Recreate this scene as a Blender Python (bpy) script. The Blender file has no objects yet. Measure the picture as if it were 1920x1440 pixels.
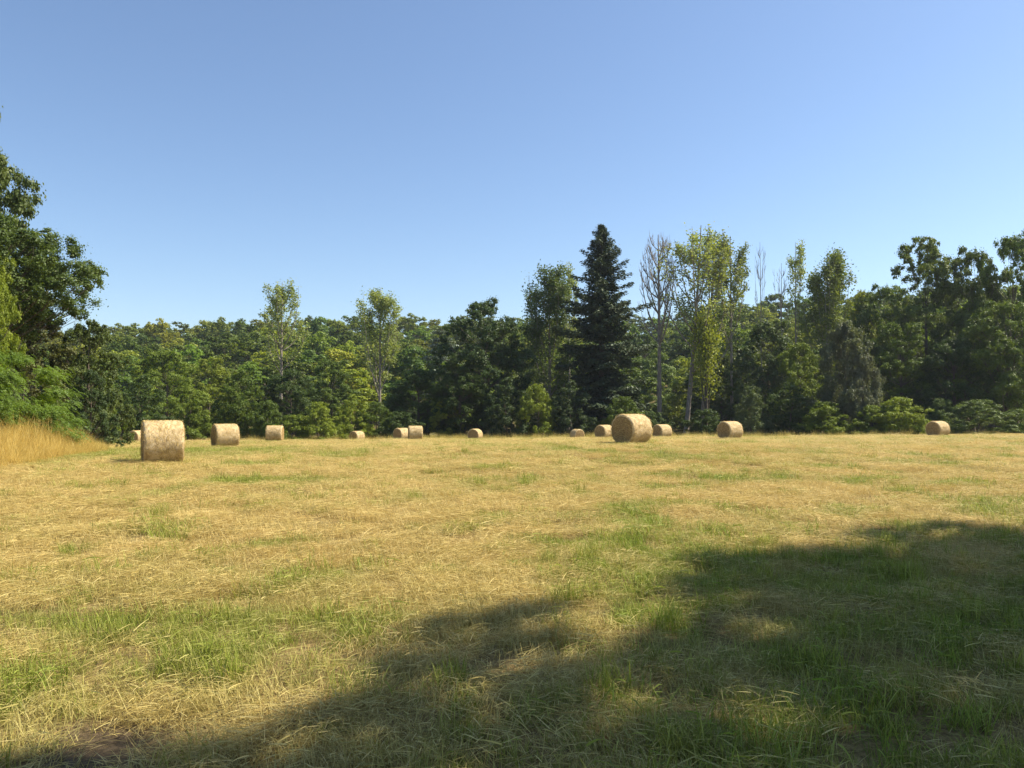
import bpy, math
import numpy as np
from math import radians, sin, cos, tan, pi

# ------------------------------------------------------------------ camera, sky, sun, exposure
scene = bpy.context.scene
COL = scene.collection
CAM_H = 1.55
HAZE = 0.00016                                # density of the summer air
FPX, CX, YH = 1450.0, 960.0, 768.0          # focal length and horizon of the photograph in its pixels
cam_data = bpy.data.cameras.new("camera")
cam_data.sensor_width = 36.0
cam_data.lens = 36.0 * FPX / 1920.0
cam_data.clip_start = 0.05
cam_data.clip_end = 6000.0
cam = bpy.data.objects.new("camera", cam_data)
cam.location = (0, 0, CAM_H)
cam.rotation_euler = (radians(90) + math.atan((YH - 720.0) / FPX), 0, 0)
COL.objects.link(cam)
scene.camera = cam

SUN_AZ, SUN_EL = radians(80), radians(50)     # azimuth clockwise from the view direction (+Y)
world = bpy.data.worlds.new("World")
scene.world = world
world.use_nodes = True
wn = world.node_tree
sky = wn.nodes.new("ShaderNodeTexSky")
sky.sky_type = 'NISHITA'
sky.sun_disc = False
sky.sun_elevation = SUN_EL
sky.sun_rotation = SUN_AZ
sky.altitude = 100
sky.air_density = 1.0
sky.dust_density = 0.7
sky.ozone_density = 3.2
bg = wn.nodes["Background"]
bg.inputs[1].default_value = 0.101
wn.links.new(sky.outputs[0], bg.inputs[0])

sun_data = bpy.data.lights.new("sun", 'SUN')
sun_data.energy = 5.0
sun_data.angle = radians(0.53)
sun_data.color = (1.0, 0.91, 0.74)
sun = bpy.data.objects.new("sun", sun_data)
sun.rotation_euler = (pi / 2 - SUN_EL, 0, pi - SUN_AZ)
sun.location = (60, 10, 80)
COL.objects.link(sun)

scene.view_settings.view_transform = 'Standard'
scene.view_settings.look = 'None'
scene.view_settings.exposure = 0.86
scene.view_settings.gamma = 1.0
scene.view_settings.use_curve_mapping = False
scene.render.engine = 'CYCLES'
scene.cycles.max_bounces = 5
scene.cycles.diffuse_bounces = 2
scene.cycles.transmission_bounces = 2
scene.cycles.transparent_max_bounces = 4
scene.cycles.use_denoising = True

# ------------------------------------------------------------------ helpers
def ss(a, b, x):
    t = np.clip((np.asarray(x, float) - a) / (b - a), 0, 1)
    return t * t * (3 - 2 * t)

def sp(a, k):
    a = np.asarray(a, float)
    return k * np.logaddexp(0, a / k)

_perm = np.random.default_rng(77).random((256, 256))
def vnoise(x, y):
    x = np.asarray(x, float); y = np.asarray(y, float)
    xi = np.floor(x).astype(int); yi = np.floor(y).astype(int)
    fx = x - xi; fy = y - yi
    fx = fx * fx * (3 - 2 * fx); fy = fy * fy * (3 - 2 * fy)
    g = lambda a, b: _perm[a & 255, b & 255]
    return (g(xi, yi) * (1 - fx) + g(xi + 1, yi) * fx) * (1 - fy) + (g(xi, yi + 1) * (1 - fx) + g(xi + 1, yi + 1) * fx) * fy

def fbm(x, y, o=4):
    s = 0; a = .5; n = 0
    for i in range(o):
        s = s + a * vnoise(x * 2 ** i + 13.7 * i, y * 2 ** i + 7.1 * i); n += a; a *= .5
    return s / n

def bank_edge(y):
    y = np.asarray(y, float)
    return -12.6 - .30 * (y - 19) - .24 * np.maximum(0, y - 32)

def terrain(x, y):
    x = np.asarray(x, float); y = np.asarray(y, float)
    yy = 118 - sp(118 - y, 3)                      # the field stops falling at the foot of the wood
    z = -.022 * sp(yy - 26, 4) - .026 * sp(yy - 62, 5)
    z = z + .008 * np.clip(x, -60, 60) * ss(18, 42, y)
    z = z + .55 * ss(0, 4, bank_edge(y) - x) * ss(8, 16, y) * (1 - ss(38, 52, y))
    hill = 19 + .05 * np.clip(x, -120, 160) - 4.5 * np.exp(-((x - 25) / 45.) ** 2)
    z = z + hill * ss(122, 300, y)
    z = z + .24 * np.exp(-((x - 5) / 11.) ** 2 - ((y - 31) / 9.) ** 2)
    z = z + .10 * (fbm(x * .12, y * .12, 3) - .5) * ss(8, 25, y)
    z = z + .07 * (fbm(x * 1.3 + 40, y * 1.3, 3) - .5) * (1 - ss(30, 60, y))
    return z

def at(px, d):
    """world x of a photograph column at depth d"""
    return (px - CX) / FPX * d

def z_of(py, d):
    return CAM_H + (YH - py) / FPX * d

def mesh_np(name, V, F, attr=None, mats=(), smooth=False):
    """F: (n,4) int array; attr: dict name -> per-face float array"""
    V = np.asarray(V, np.float32); F = np.asarray(F, np.int32)
    me = bpy.data.meshes.new(name)
    me.vertices.add(len(V)); me.vertices.foreach_set("co", V.ravel())
    me.loops.add(F.size); me.loops.foreach_set("vertex_index", F.ravel())
    me.polygons.add(len(F))
    me.polygons.foreach_set("loop_start", np.arange(0, F.size, F.shape[1], dtype=np.int32))
    if smooth:
        me.polygons.foreach_set("use_smooth", np.ones(len(F), bool))
    for k, v in (attr or {}).items():
        a = me.attributes.new(k, 'FLOAT', 'FACE')
        a.data.foreach_set("value", np.asarray(v, np.float32))
    for m in mats:
        me.materials.append(m)
    me.update(calc_edges=True)
    me.validate()
    return me

class MB:
    def __init__(s): s.V = []; s.F = []; s.n = 0
    def add(s, V, F):
        s.V.append(np.asarray(V, float)); s.F.append(np.asarray(F, int) + s.n); s.n += len(V)
    def out(s):
        return np.concatenate(s.V), np.concatenate(s.F)
    def tube(s, P, R, k=5):
        P = np.asarray(P, float); R = np.asarray(R, float)
        T = np.gradient(P, axis=0); T /= np.linalg.norm(T, axis=1)[:, None] + 1e-9
        ref = np.array([.31, .95, .05]) if abs(T[0, 2]) > .6 else np.array([0., 0, 1])
        A = np.cross(T, ref); A /= np.linalg.norm(A, axis=1)[:, None] + 1e-9
        B = np.cross(T, A)
        th = np.arange(k) / k * 2 * pi
        V = P[:, None] + R[:, None, None] * (A[:, None] * np.cos(th)[None, :, None] + B[:, None] * np.sin(th)[None, :, None])
        n = len(P); i = np.arange(n - 1)[:, None] * k; j = np.arange(k)[None]; j2 = (j + 1) % k
        F = np.stack([i + j, i + j2, i + k + j2, i + k + j], -1).reshape(-1, 4)
        s.add(V.reshape(-1, 3), F)

def bez(a, b, c, n=6):
    t = np.linspace(0, 1, n)[:, None]
    a, b, c = (np.asarray(q, float) for q in (a, b, c))
    return a * (1 - t) ** 2 + 2 * b * t * (1 - t) + c * t * t

def unit(v):
    return v / (np.linalg.norm(v, axis=-1, keepdims=True) + 1e-9)

def leaf_quads(rng, C, N, size, aspect=.62, U=None):
    n = len(C)
    N = unit(N)
    if U is None:
        U = rng.normal(size=(n, 3))
    U = unit(U - N * np.sum(U * N, 1)[:, None])
    W = np.cross(N, U)
    s = np.asarray(size).reshape(-1, 1) * .5
    a = C - U * s; b = C + W * s * aspect + N * s * .18; c = C + U * s - N * s * .2; d = C - W * s * aspect + N * s * .18
    V = np.stack([a, b, c, d], 1).reshape(-1, 3)
    return V, np.arange(n * 4).reshape(-1, 4)

# ------------------------------------------------------------------ materials
def nodes_of(name):
    m = bpy.data.materials.new(name); m.use_nodes = True
    nt = m.node_tree
    for n in list(nt.nodes): nt.nodes.remove(n)
    return m, nt

def N(nt, typ, **kw):
    n = nt.nodes.new(typ)
    for k, v in kw.items(): setattr(n, k, v)
    return n

def L(nt, a, b): nt.links.new(a, b)

def mathn(nt, op, a, b=None, c=None):
    n = N(nt, "ShaderNodeMath", operation=op)
    for i, v in enumerate((a, b, c)):
        if v is None: continue
        if isinstance(v, (int, float)): n.inputs[i].default_value = v
        else: L(nt, v, n.inputs[i])
    return n.outputs[0]

def mix(nt, f, a, b, blend='MIX'):
    n = N(nt, "ShaderNodeMix", data_type='RGBA', blend_type=blend)
    for i, v in ((0, f), (6, a), (7, b)):
        if isinstance(v, (int, float)): n.inputs[i].default_value = v
        elif isinstance(v, tuple): n.inputs[i].default_value = (*v, 1)
        else: L(nt, v, n.inputs[i])
    return n.outputs[2]

def noise(nt, vec, scale, detail=4, rough=.55):
    n = N(nt, "ShaderNodeTexNoise")
    n.inputs["Scale"].default_value = scale; n.inputs["Detail"].default_value = detail; n.inputs["Roughness"].default_value = rough
    if vec is not None: L(nt, vec, n.inputs["Vector"])
    return n.outputs["Fac"]

def ramp(nt, f, stops):
    r = N(nt, "ShaderNodeValToRGB")
    e = r.color_ramp.elements
    while len(e) < len(stops): e.new(.5)
    for q, (p, c) in zip(e, stops):
        q.position = p; q.color = (*c, 1) if len(c) == 3 else c
    L(nt, f, r.inputs[0])
    return r.outputs[0]

def foliage_material(name, transl=.32, rough=.55):
    """leaf colour: the tree's own colour (Object Info) varied leaf by leaf"""
    m, nt = nodes_of(name)
    oi = N(nt, "ShaderNodeObjectInfo")
    at_ = N(nt, "ShaderNodeAttribute", attribute_name="tint")
    v = mathn(nt, 'MULTIPLY_ADD', at_.outputs["Fac"], .9, .55)
    sc = N(nt, "ShaderNodeVectorMath", operation='SCALE')
    L(nt, oi.outputs["Color"], sc.inputs[0]); L(nt, v, sc.inputs[3])
    hs = N(nt, "ShaderNodeHueSaturation")
    L(nt, sc.outputs[0], hs.inputs["Color"])
    L(nt, mathn(nt, 'MULTIPLY_ADD', at_.outputs["Fac"], -.035, .507), hs.inputs["Hue"])
    col = hs.outputs[0]
    p = N(nt, "ShaderNodeBsdfPrincipled")
    L(nt, col, p.inputs["Base Color"]); p.inputs["Roughness"].default_value = rough
    p.inputs["Specular IOR Level"].default_value = .35
    t = N(nt, "ShaderNodeBsdfTranslucent")
    tc = mix(nt, 1.0, col, (1.5, 1.45, .55), 'MULTIPLY'); L(nt, tc, t.inputs[0])
    ms = N(nt, "ShaderNodeMixShader"); ms.inputs[0].default_value = transl
    L(nt, p.outputs[0], ms.inputs[1]); L(nt, t.outputs[0], ms.inputs[2])
    o = N(nt, "ShaderNodeOutputMaterial"); L(nt, ms.outputs[0], o.inputs[0])
    return m

def bark_material(name, c1, c2):
    m, nt = nodes_of(name)
    tc = N(nt, "ShaderNodeTexCoord")
    mp = N(nt, "ShaderNodeMapping"); mp.inputs["Scale"].default_value = (5, 5, 1.2); L(nt, tc.outputs["Object"], mp.inputs[0])
    f = noise(nt, mp.outputs[0], 1.6, 6, .65)
    p = N(nt, "ShaderNodeBsdfPrincipled"); p.inputs["Roughness"].default_value = .9
    L(nt, ramp(nt, f, [(.3, c1), (.7, c2)]), p.inputs["Base Color"])
    b = N(nt, "ShaderNodeBump"); b.inputs["Strength"].default_value = .6; b.inputs["Distance"].default_value = .05
    L(nt, f, b.inputs["Height"]); L(nt, b.outputs[0], p.inputs["Normal"])
    o = N(nt, "ShaderNodeOutputMaterial"); L(nt, p.outputs[0], o.inputs[0])
    return m

def grass_material(name, dry, green, transl=.3):
    """blade colour between two blade colours by the tuft's own tone, varied blade by blade"""
    m, nt = nodes_of(name)
    tone = N(nt, "ShaderNodeAttribute", attribute_name="tone", attribute_type='INSTANCER').outputs["Fac"]
    tint = N(nt, "ShaderNodeAttribute", attribute_name="tint").outputs["Fac"]
    a = ramp(nt, tint, [(0, dry[0]), (.5, dry[1]), (1, dry[2])])
    b = ramp(nt, tint, [(0, green[0]), (.5, green[1]), (1, green[2])])
    col = mix(nt, tone, a, b)
    p = N(nt, "ShaderNodeBsdfPrincipled"); p.inputs["Roughness"].default_value = .6
    p.inputs["Specular IOR Level"].default_value = .3
    L(nt, col, p.inputs["Base Color"])
    t = N(nt, "ShaderNodeBsdfTranslucent"); L(nt, col, t.inputs[0])
    ms = N(nt, "ShaderNodeMixShader"); ms.inputs[0].default_value = transl
    L(nt, p.outputs[0], ms.inputs[1]); L(nt, t.outputs[0], ms.inputs[2])
    o = N(nt, "ShaderNodeOutputMaterial"); L(nt, ms.outputs[0], o.inputs[0])
    return m

M_LEAF = foliage_material("leaf_foliage")
M_NEEDLE = foliage_material("needle_foliage", .1, .6)
M_BARK = bark_material("bark_brown", (.05, .038, .026), (.16, .125, .09))
M_BARK_PALE = bark_material("bark_pale_grey", (.13, .105, .08), (.36, .31, .25))
M_DRY = grass_material("dry_grass_blades", ((.37, .235, .065), (.62, .455, .15), (.80, .64, .28)),
                       ((.17, .17, .03), (.36, .35, .08), (.52, .48, .16)))
M_GREEN = grass_material("green_grass_blades", ((.19, .19, .03), (.34, .34, .05), (.50, .48, .12)),
                         ((.10, .155, .012), (.205, .285, .022), (.32, .40, .06)), .38)

M_TALL = grass_material("uncut_grass_blades", ((.45, .29, .06), (.72, .52, .13), (.86, .68, .25)),
                        ((.17, .17, .03), (.36, .35, .08), (.52, .48, .16)), .42)

def ground_material():
    m, nt = nodes_of("field_ground")
    g = N(nt, "ShaderNodeNewGeometry")
    pos = g.outputs["Position"]
    fine = noise(nt, pos, 22, 6, .7)
    mid = noise(nt, pos, 1.1, 5, .6)
    big = noise(nt, pos, .09, 4, .55)
    thatch = ramp(nt, fine, [(.28, (.07, .05, .022)), (.48, (.22, .155, .06)), (.75, (.45, .34, .14))])
    green = ramp(nt, fine, [(.3, (.04, .05, .012)), (.7, (.13, .15, .035))])
    f = mathn(nt, 'ADD', mathn(nt, 'MULTIPLY', mid, .55), mathn(nt, 'MULTIPLY', big, .6))
    mask = ramp(nt, f, [(.55, (0, 0, 0)), (.72, (.8, .8, .8))])
    col = mix(nt, mask, thatch, green)
    # bare trodden soil near the camera's left foot: a patch with its own ragged outline
    d = N(nt, "ShaderNodeVectorMath", operation='DISTANCE'); L(nt, pos, d.inputs[0]); d.inputs[1].default_value = (-1.9, 3.6, 0)
    e = mathn(nt, 'ADD', d.outputs["Value"], mathn(nt, 'MULTIPLY', noise(nt, pos, 5, 5, .7), .7))
    dm = ramp(nt, e, [(.55, (1, 1, 1)), (.85, (0, 0, 0))])
    soil = ramp(nt, fine, [(.3, (.05, .036, .02)), (.6, (.15, .108, .062)), (.8, (.28, .21, .13))])
    col = mix(nt, dm, col, soil)
    # leaf litter and rough pasture beyond the field edge
    sx = N(nt, "ShaderNodeSeparateXYZ"); L(nt, pos, sx.inputs[0])
    wood = N(nt, "ShaderNodeMapRange"); wood.inputs[1].default_value = 88; wood.inputs[2].default_value = 100
    L(nt, sx.outputs["Y"], wood.inputs[0])
    litter = ramp(nt, mid, [(.35, (.05, .055, .02)), (.5, (.10, .09, .035)), (.68, (.30, .21, .09))])
    col = mix(nt, wood.outputs[0], col, litter)
    p = N(nt, "ShaderNodeBsdfPrincipled"); p.inputs["Roughness"].default_value = .95
    p.inputs["Specular IOR Level"].default_value = .1
    L(nt, col, p.inputs["Base Color"])
    b = N(nt, "ShaderNodeBump"); b.inputs["Strength"].default_value = .9; b.inputs["Distance"].default_value = .04
    L(nt, fine, b.inputs["Height"]); L(nt, b.outputs[0], p.inputs["Normal"])
    o = N(nt, "ShaderNodeOutputMaterial"); L(nt, p.outputs[0], o.inputs[0])
    return m

def straw_material(name, end=False):
    m, nt = nodes_of(name)
    tc = N(nt, "ShaderNodeTexCoord")
    obj = tc.outputs["Object"]
    oi = N(nt, "ShaderNodeObjectInfo")
    off = N(nt, "ShaderNodeVectorMath", operation='ADD'); L(nt, obj, off.inputs[0])
    cb = N(nt, "ShaderNodeCombineXYZ")
    for i in range(3): L(nt, mathn(nt, 'MULTIPLY', oi.outputs["Random"], 37.0), cb.inputs[i])
    L(nt, cb.outputs[0], off.inputs[1])
    v = off.outputs[0]
    mp = N(nt, "ShaderNodeMapping"); mp.inputs["Scale"].default_value = (1, 1, 1) if end else (1.6, 1, 1)
    L(nt, v, mp.inputs[0])
    fine = noise(nt, mp.outputs[0], 52, 5, .75)
    mid = noise(nt, v, 6, 4, .6)
    big = noise(nt, v, 1.6, 3, .5)
    f = mathn(nt, 'ADD', mathn(nt, 'MULTIPLY', fine, .62), mathn(nt, 'MULTIPLY', mid, .38))
    if end:
        s = N(nt, "ShaderNodeSeparateXYZ"); L(nt, obj, s.inputs[0])
        r = mathn(nt, 'SQRT', mathn(nt, 'ADD', mathn(nt, 'POWER', s.outputs[1], 2.0), mathn(nt, 'POWER', s.outputs[2], 2.0)))
        ang = mathn(nt, 'ARCTAN2', s.outputs[2], s.outputs[1])
        w = mathn(nt, 'SINE', mathn(nt, 'ADD', mathn(nt, 'MULTIPLY', r, 75.0), mathn(nt, 'ADD', ang, mathn(nt, 'MULTIPLY', mid, 7.0))))
        f = mathn(nt, 'ADD', f, mathn(nt, 'MULTIPLY', w, .05))
        col = ramp(nt, f, [(.3, (.10, .062, .026)), (.5, (.32, .205, .085)), (.72, (.54, .39, .19))])
    else:
        col = ramp(nt, f, [(.37, (.24, .155, .07)), (.5, (.55, .41, .21)), (.64, (.80, .66, .42))])
    col = mix(nt, ramp(nt, big, [(.4, (0, 0, 0)), (.7, (.2, .2, .2))]), col, (.36, .25, .13))
    p = N(nt, "ShaderNodeBsdfPrincipled"); p.inputs["Roughness"].default_value = .75
    p.inputs["Specular IOR Level"].default_value = .25
    L(nt, col, p.inputs["Base Color"])
    b = N(nt, "ShaderNodeBump"); b.inputs["Strength"].default_value = .8; b.inputs["Distance"].default_value = .02
    L(nt, f, b.inputs["Height"]); L(nt, b.outputs[0], p.inputs["Normal"])
    o = N(nt, "ShaderNodeOutputMaterial"); L(nt, p.outputs[0], o.inputs[0])
    return m

M_GROUND = ground_material()
M_STRAW = straw_material("bale_straw_side")
M_STRAW_END = straw_material("bale_straw_end", True)

# ------------------------------------------------------------------ ground: one sheet to the horizon
def axis_coords(lo, hi, fine_lo, fine_hi, step, grow=1.09):
    c = list(np.arange(fine_lo, fine_hi + 1e-6, step))
    s = step
    while c[-1] < hi: s *= grow; c.append(c[-1] + s)
    s = step
    while c[0] > lo: s *= grow; c.insert(0, c[0] - s)
    return np.array(c)

gx = axis_coords(-2500, 2500, -7, 7, .14, 1.055)
gy = axis_coords(-400, 4500, 1.5, 13, .14, 1.035)
X, Y = np.meshgrid(gx, gy)
Z = terrain(X, Y)
nx, ny = len(gx), len(gy)
i = np.arange(ny - 1)[:, None] * nx + np.arange(nx - 1)[None]
F = np.stack([i, i + 1, i + nx + 1, i + nx], -1).reshape(-1, 4)
ground = bpy.data.objects.new("ground", mesh_np("ground", np.stack([X, Y, Z], -1).reshape(-1, 3), F, None, [M_GROUND], True))
ground["kind"] = "structure"
ground["label"] = "mown hayfield of dry golden grass falling towards the wood"
ground["category"] = "field"
COL.objects.link(ground)

# ------------------------------------------------------------------ tree generators (mesh pairs: trunk, crown)
def clump_leaves(rng, C, R, size, cover=2.4, sub=11, flat=.8, up=.35, droop=0., mat=None, aspect=.62):
    Ps, Ns, Ts = [], [], []
    for c, r in zip(C, R):
        n = int(4 * pi * r * r * cover / (size * size * .5 * aspect) * .55)
        n = max(n, 20)
        sd = unit(rng.normal(size=(sub, 3)) + np.array([0, 0, .25]))
        sc_ = c + sd * r * np.array([.78, .78, .78 * flat]) * rng.uniform(.75, 1.15, (sub, 1))
        sr = r * rng.uniform(.3, .62, sub)
        k = rng.integers(0, sub, n)
        dd = unit(rng.normal(size=(n, 3)))
        rad = np.abs(rng.normal(size=n)) * .42 + .45 * rng.random(n)
        p = sc_[k] + dd * (sr[k] * rad)[:, None] * np.array([1, 1, .8])
        p[:, 2] -= droop * r * rng.random(n) ** 2
        nn = .6 * (p - c) / r + .45 * dd + .55 * rng.normal(size=(n, 3)) + np.array([0, 0, up])
        subt = rng.random(sub)
        Ps.append(p); Ns.append(nn); Ts.append(np.clip(.25 + .3 * subt[k] + .3 * rng.random(n) + .15 * rng.random(), 0, 1))
    P = np.concatenate(Ps); Nn = np.concatenate(Ns); T = np.concatenate(Ts)
    V, F = leaf_quads(rng, P, Nn, size * rng.uniform(.65, 1.3, len(P)), aspect)
    return V, F, T

def limbs_to(mb, rng, C, R, H, base_r, trunk_top, lean=(0, 0), k=5):
    top = np.array([lean[0], lean[1], trunk_top])
    P = bez((0, 0, -.3), (lean[0] * .2 + rng.normal() * .1, lean[1] * .2, trunk_top * .5), top, 9)
    mb.tube(P, np.linspace(1, .22, 9) * base_r * np.array([1.35] + [1] * 8), 8)
    for c, r in zip(C, R):
        h = np.linalg.norm(c[:2])
        t = np.clip((c[2] - .55 * h - r * .3) / trunk_top, .12, .95)
        a = P[int(t * 8)]
        m = (a + c) / 2 + np.array([0, 0, -.1 * h]) + rng.normal(size=3) * .15 * r
        w = base_r * (.42 - .25 * t) * np.clip(r / 2., .35, 1)
        mb.tube(bez(a, m, c, 6), np.linspace(1, .2, 6) * w, k)
        for _ in range(3):
            e = c + unit(rng.normal(size=3) + np.array([0, 0, .3])) * r * .8
            mb.tube(bez((m + c) / 2, c + (e - c) * .3, e, 4), np.linspace(.4, .1, 4) * w, 3)

def broadleaf(seed, H=12, R=5., base=.22, n=34, rc=1.5, size=.26, cover=2.2, prof=None, trunk_r=.22, droop=0., flat=.8):
    rng = np.random.default_rng(seed)
    C, Rr = [], []
    tries = 0
    while len(C) < n and tries < 4000:
        tries += 1
        t = rng.random()
        pr = prof(t) if prof else math.sqrt(max(0, 1 - (2 * t - .85) ** 2 / 1.35)) * (1 if t > .12 else .8)
        r = rc * rng.uniform(.65, 1.25) * (1.0 - .3 * t)
        az = rng.random() * 2 * pi
        q = R * pr * rng.uniform(.25, 1) ** .6 * rng.uniform(.85, 1.12) - r * .55
        q = max(q, 0)
        c = np.array([cos(az) * q, sin(az) * q, H * (base + (1 - base) * t) - r * .6 * t])
        if all(np.linalg.norm(c - o) > .42 * (r + s) for o, s in zip(C, Rr)):
            C.append(c); Rr.append(r)
    mb = MB()
    limbs_to(mb, rng, C, Rr, H, trunk_r, H * .72, (rng.normal() * .3, rng.normal() * .3))
    V, F, T = clump_leaves(rng, C, Rr, size, cover, droop=droop, flat=flat)
    V[:, 2] = np.maximum(V[:, 2], -.05)
    return mb, (V, F, T)

def broom(rng, mb, H, fork=.4, spread=2.0, nmain=12, r0=.25, twigs=6, lean=(0., 0.), ktr=7, twist=.3):
    """tall trunk with steeply ascending branches; returns points along the fine branches"""
    top = np.array([lean[0], lean[1], H])
    P = bez((0, 0, -.3), (lean[0] * .4 + rng.normal() * .25, lean[1] * .4, H * .5), top, 12)
    mb.tube(P, np.linspace(1, .1, 12) ** .85 * r0 * np.array([1.3] + [1] * 11), ktr)
    tips = []
    for q in range(nmain):
        t = fork + (.93 - fork) * (q / nmain) ** .9 + rng.normal() * .015
        t = min(max(t, .05), .96)
        a = np.array([np.interp(t, np.linspace(0, 1, 12), P[:, i]) for i in range(3)])
        az = q * 2.4 + rng.normal() * .4
        d = np.array([cos(az), sin(az), 0])
        u = (t - fork) / (1 - fork)
        reach = spread * (1 - .72 * u) * rng.uniform(.7, 1.1)
        rise = (H - a[2]) * rng.uniform(.38, .97) * (1 - .1 * u)
        e = a + d * reach + np.array([0, 0, rise])
        m = a + d * reach * rng.uniform(.75, 1.05) + np.array([0, 0, rise * .35])
        B = bez(a, m, e, 9)
        w = r0 * (.38 - .2 * u)
        mb.tube(B, np.linspace(1, .16, 9) * w, 4)
        tips.append(B[3:])
        for _ in range(twigs):
            s = rng.uniform(.15, .95)
            b0 = np.array([np.interp(s, np.linspace(0, 1, 9), B[:, i]) for i in range(3)])
            az2 = az + rng.normal() * 1.1
            ln = rng.uniform(.5, 1.5) * (1.1 - .5 * s) * H / 26
            e2 = b0 + np.array([cos(az2) * ln * .55, sin(az2) * ln * .55, ln * rng.uniform(.9, 1.7)])
            B2 = bez(b0, b0 + np.array([cos(az2) * ln * .5, sin(az2) * ln * .5, ln * .35]), e2, 5)
            mb.tube(B2, np.linspace(1, .3, 5) * max(w * .32, .036), 3)
            tips.append(B2[1:])
            if rng.random() < .7:
                az3 = az2 + rng.normal() * 1.2
                e3 = B2[2] + np.array([cos(az3) * .35, sin(az3) * .35, .6]) * ln * .8
                mb.tube(bez(B2[2], (B2[2] + e3) / 2 + rng.normal(size=3) * .08, e3, 4), np.linspace(.03, .014, 4), 3)
                tips.append(np.array([e3, (B2[2] + e3) / 2]))
    return np.concatenate(tips), P

def poplar(seed, H=24, fork=.3, spread=3., nmain=14, size=.25, leaves=9000, sig=.45, zmin=.25, lean=(0, 0), patchy=.45, twigs=6, r0=.24):
    rng = np.random.default_rng(seed)
    mb = MB()
    tips, P = broom(rng, mb, H, fork, spread, nmain, r0, twigs, lean)
    tips = tips[tips[:, 2] > H * zmin]
    w = np.where(rng.random(len(tips)) < patchy, .15, 1.) * rng.uniform(.4, 1.3, len(tips))
    k = rng.choice(len(tips), leaves, p=w / w.sum())
    p = tips[k] + rng.normal(size=(leaves, 3)) * sig * np.array([1, 1, .9])
    tt = rng.random(len(tips))
    nn = rng.normal(size=(leaves, 3)) + np.array([0, 0, .3])
    V, F = leaf_quads(rng, p, nn, size * rng.uniform(.6, 1.3, leaves), .75)
    T = np.clip(.2 + .35 * tt[k] + .45 * rng.random(leaves), 0, 1)
    return mb, (V, F, T)

def fir(seed, H=34, R=5.4):
    rng = np.random.default_rng(seed)
    mb = MB()
    mb.tube(bez((0, 0, -.3), (.1, 0, H * .5), (0, 0, H), 10), np.linspace(.55, .03, 10), 7)
    Ps, Ns, Us, Ts, Ss = [], [], [], [], []
    z = H * .05
    while z < H - .15:
        t = z / H
        env = R * min(1.0, (1 - t) ** .8 * 1.5) * (.8 if t < .12 else 1)
        nb = 5 if t < .85 else 4
        a0 = rng.random() * 6.28
        bulge = rng.uniform(.66, 1.22)
        for b in range(nb):
            az = a0 + b * 2 * pi / nb + rng.normal() * .25
            Lb = max(.25, env * bulge * rng.uniform(.5, 1.25))
            if rng.random() < .1: continue
            d = np.array([cos(az), sin(az), 0]); side = np.array([-d[1], d[0], 0])
            rise = .55 if t > .75 else .34 if t > .45 else .05
            s = np.linspace(0, 1, 8)[:, None]
            B = np.array([0, 0, z]) + d * Lb * s + np.array([0, 0, 1]) * (rise * Lb * s - .30 * Lb * s * s * (1.2 - t) + .16 * Lb * s ** 3)
            mb.tube(B, np.linspace(.085, .02, 8) * (1.1 - .6 * t), 3)
            n = int(34 + 62 * Lb)
            u = rng.random(n) ** .75 * .98 + .04
            wdt = .30 * Lb * np.maximum(1 - u, 0) ** .6 * (u + .25) + .22
            lat = rng.uniform(-1, 1, n)
            base = np.stack([np.interp(u, s[:, 0], B[:, i]) for i in range(3)], 1)
            p = base + side * (lat * wdt)[:, None] + np.array([0, 0, 1]) * (-abs(lat) * wdt * .35 - rng.random(n) ** 2 * .55 + .12)[:, None] + rng.normal(size=(n, 3)) * .09
            U = d * .8 + side * lat[:, None] * 1.1 + np.array([0, 0, -.25]) + rng.normal(size=(n, 3)) * .3
            nn = np.array([0, 0, 1.]) + rng.normal(size=(n, 3)) * .55 + d * .25
            Ps.append(p); Us.append(U); Ns.append(nn)
            Ts.append(np.clip(.15 + .35 * u + .35 * rng.random(n), 0, 1)); Ss.append(rng.uniform(.34, .66, n) * (1.1 - .5 * t))
        z += rng.uniform(.45, .8) * (1.1 - .45 * t)
    P = np.concatenate(Ps)
    V, F = leaf_quads(rng, P, np.concatenate(Ns), np.concatenate(Ss), .42, np.concatenate(Us))
    return mb, (V, F, np.concatenate(Ts))

def cedar(seed, H=16, R=5.5):
    rng = np.random.default_rng(seed)
    mb = MB(); mb.tube(bez((0, 0, -.3), (.1, 0, H * .5), (0, 0, H), 8), np.linspace(.4, .05, 8), 7)
    Ps, Ns, Ts = [], [], []
    z = H * .1
    while z < H:
        t = z / H
        for b in range(5):
            az = rng.random() * 6.28
            Lb = R * (1 - t) ** .6 * rng.uniform(.6, 1.1) + .4
            d = np.array([cos(az), sin(az), .06])
            e = np.array([0, 0, z]) + d * Lb
            mb.tube(bez((0, 0, z - .3), (0, 0, z), e, 5), np.linspace(.1, .02, 5), 3)
            n = int(110 * Lb)
            u = rng.random(n) ** .6
            p = np.array([0, 0, z]) + d * (Lb * u)[:, None] + rng.normal(size=(n, 3)) * np.array([.55, .55, .10]) * (.6 + .25 * Lb)
            Ps.append(p); Ns.append(np.array([0, 0, 1.]) + rng.normal(size=(n, 3)) * .4); Ts.append(.3 + .6 * rng.random(n))
        z += rng.uniform(.75, 1.15)
    P = np.concatenate(Ps)
    V, F = leaf_quads(rng, P, np.concatenate(Ns), rng.uniform(.25, .5, len(P)), .6)
    return mb, (V, F, np.concatenate(Ts))

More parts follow.
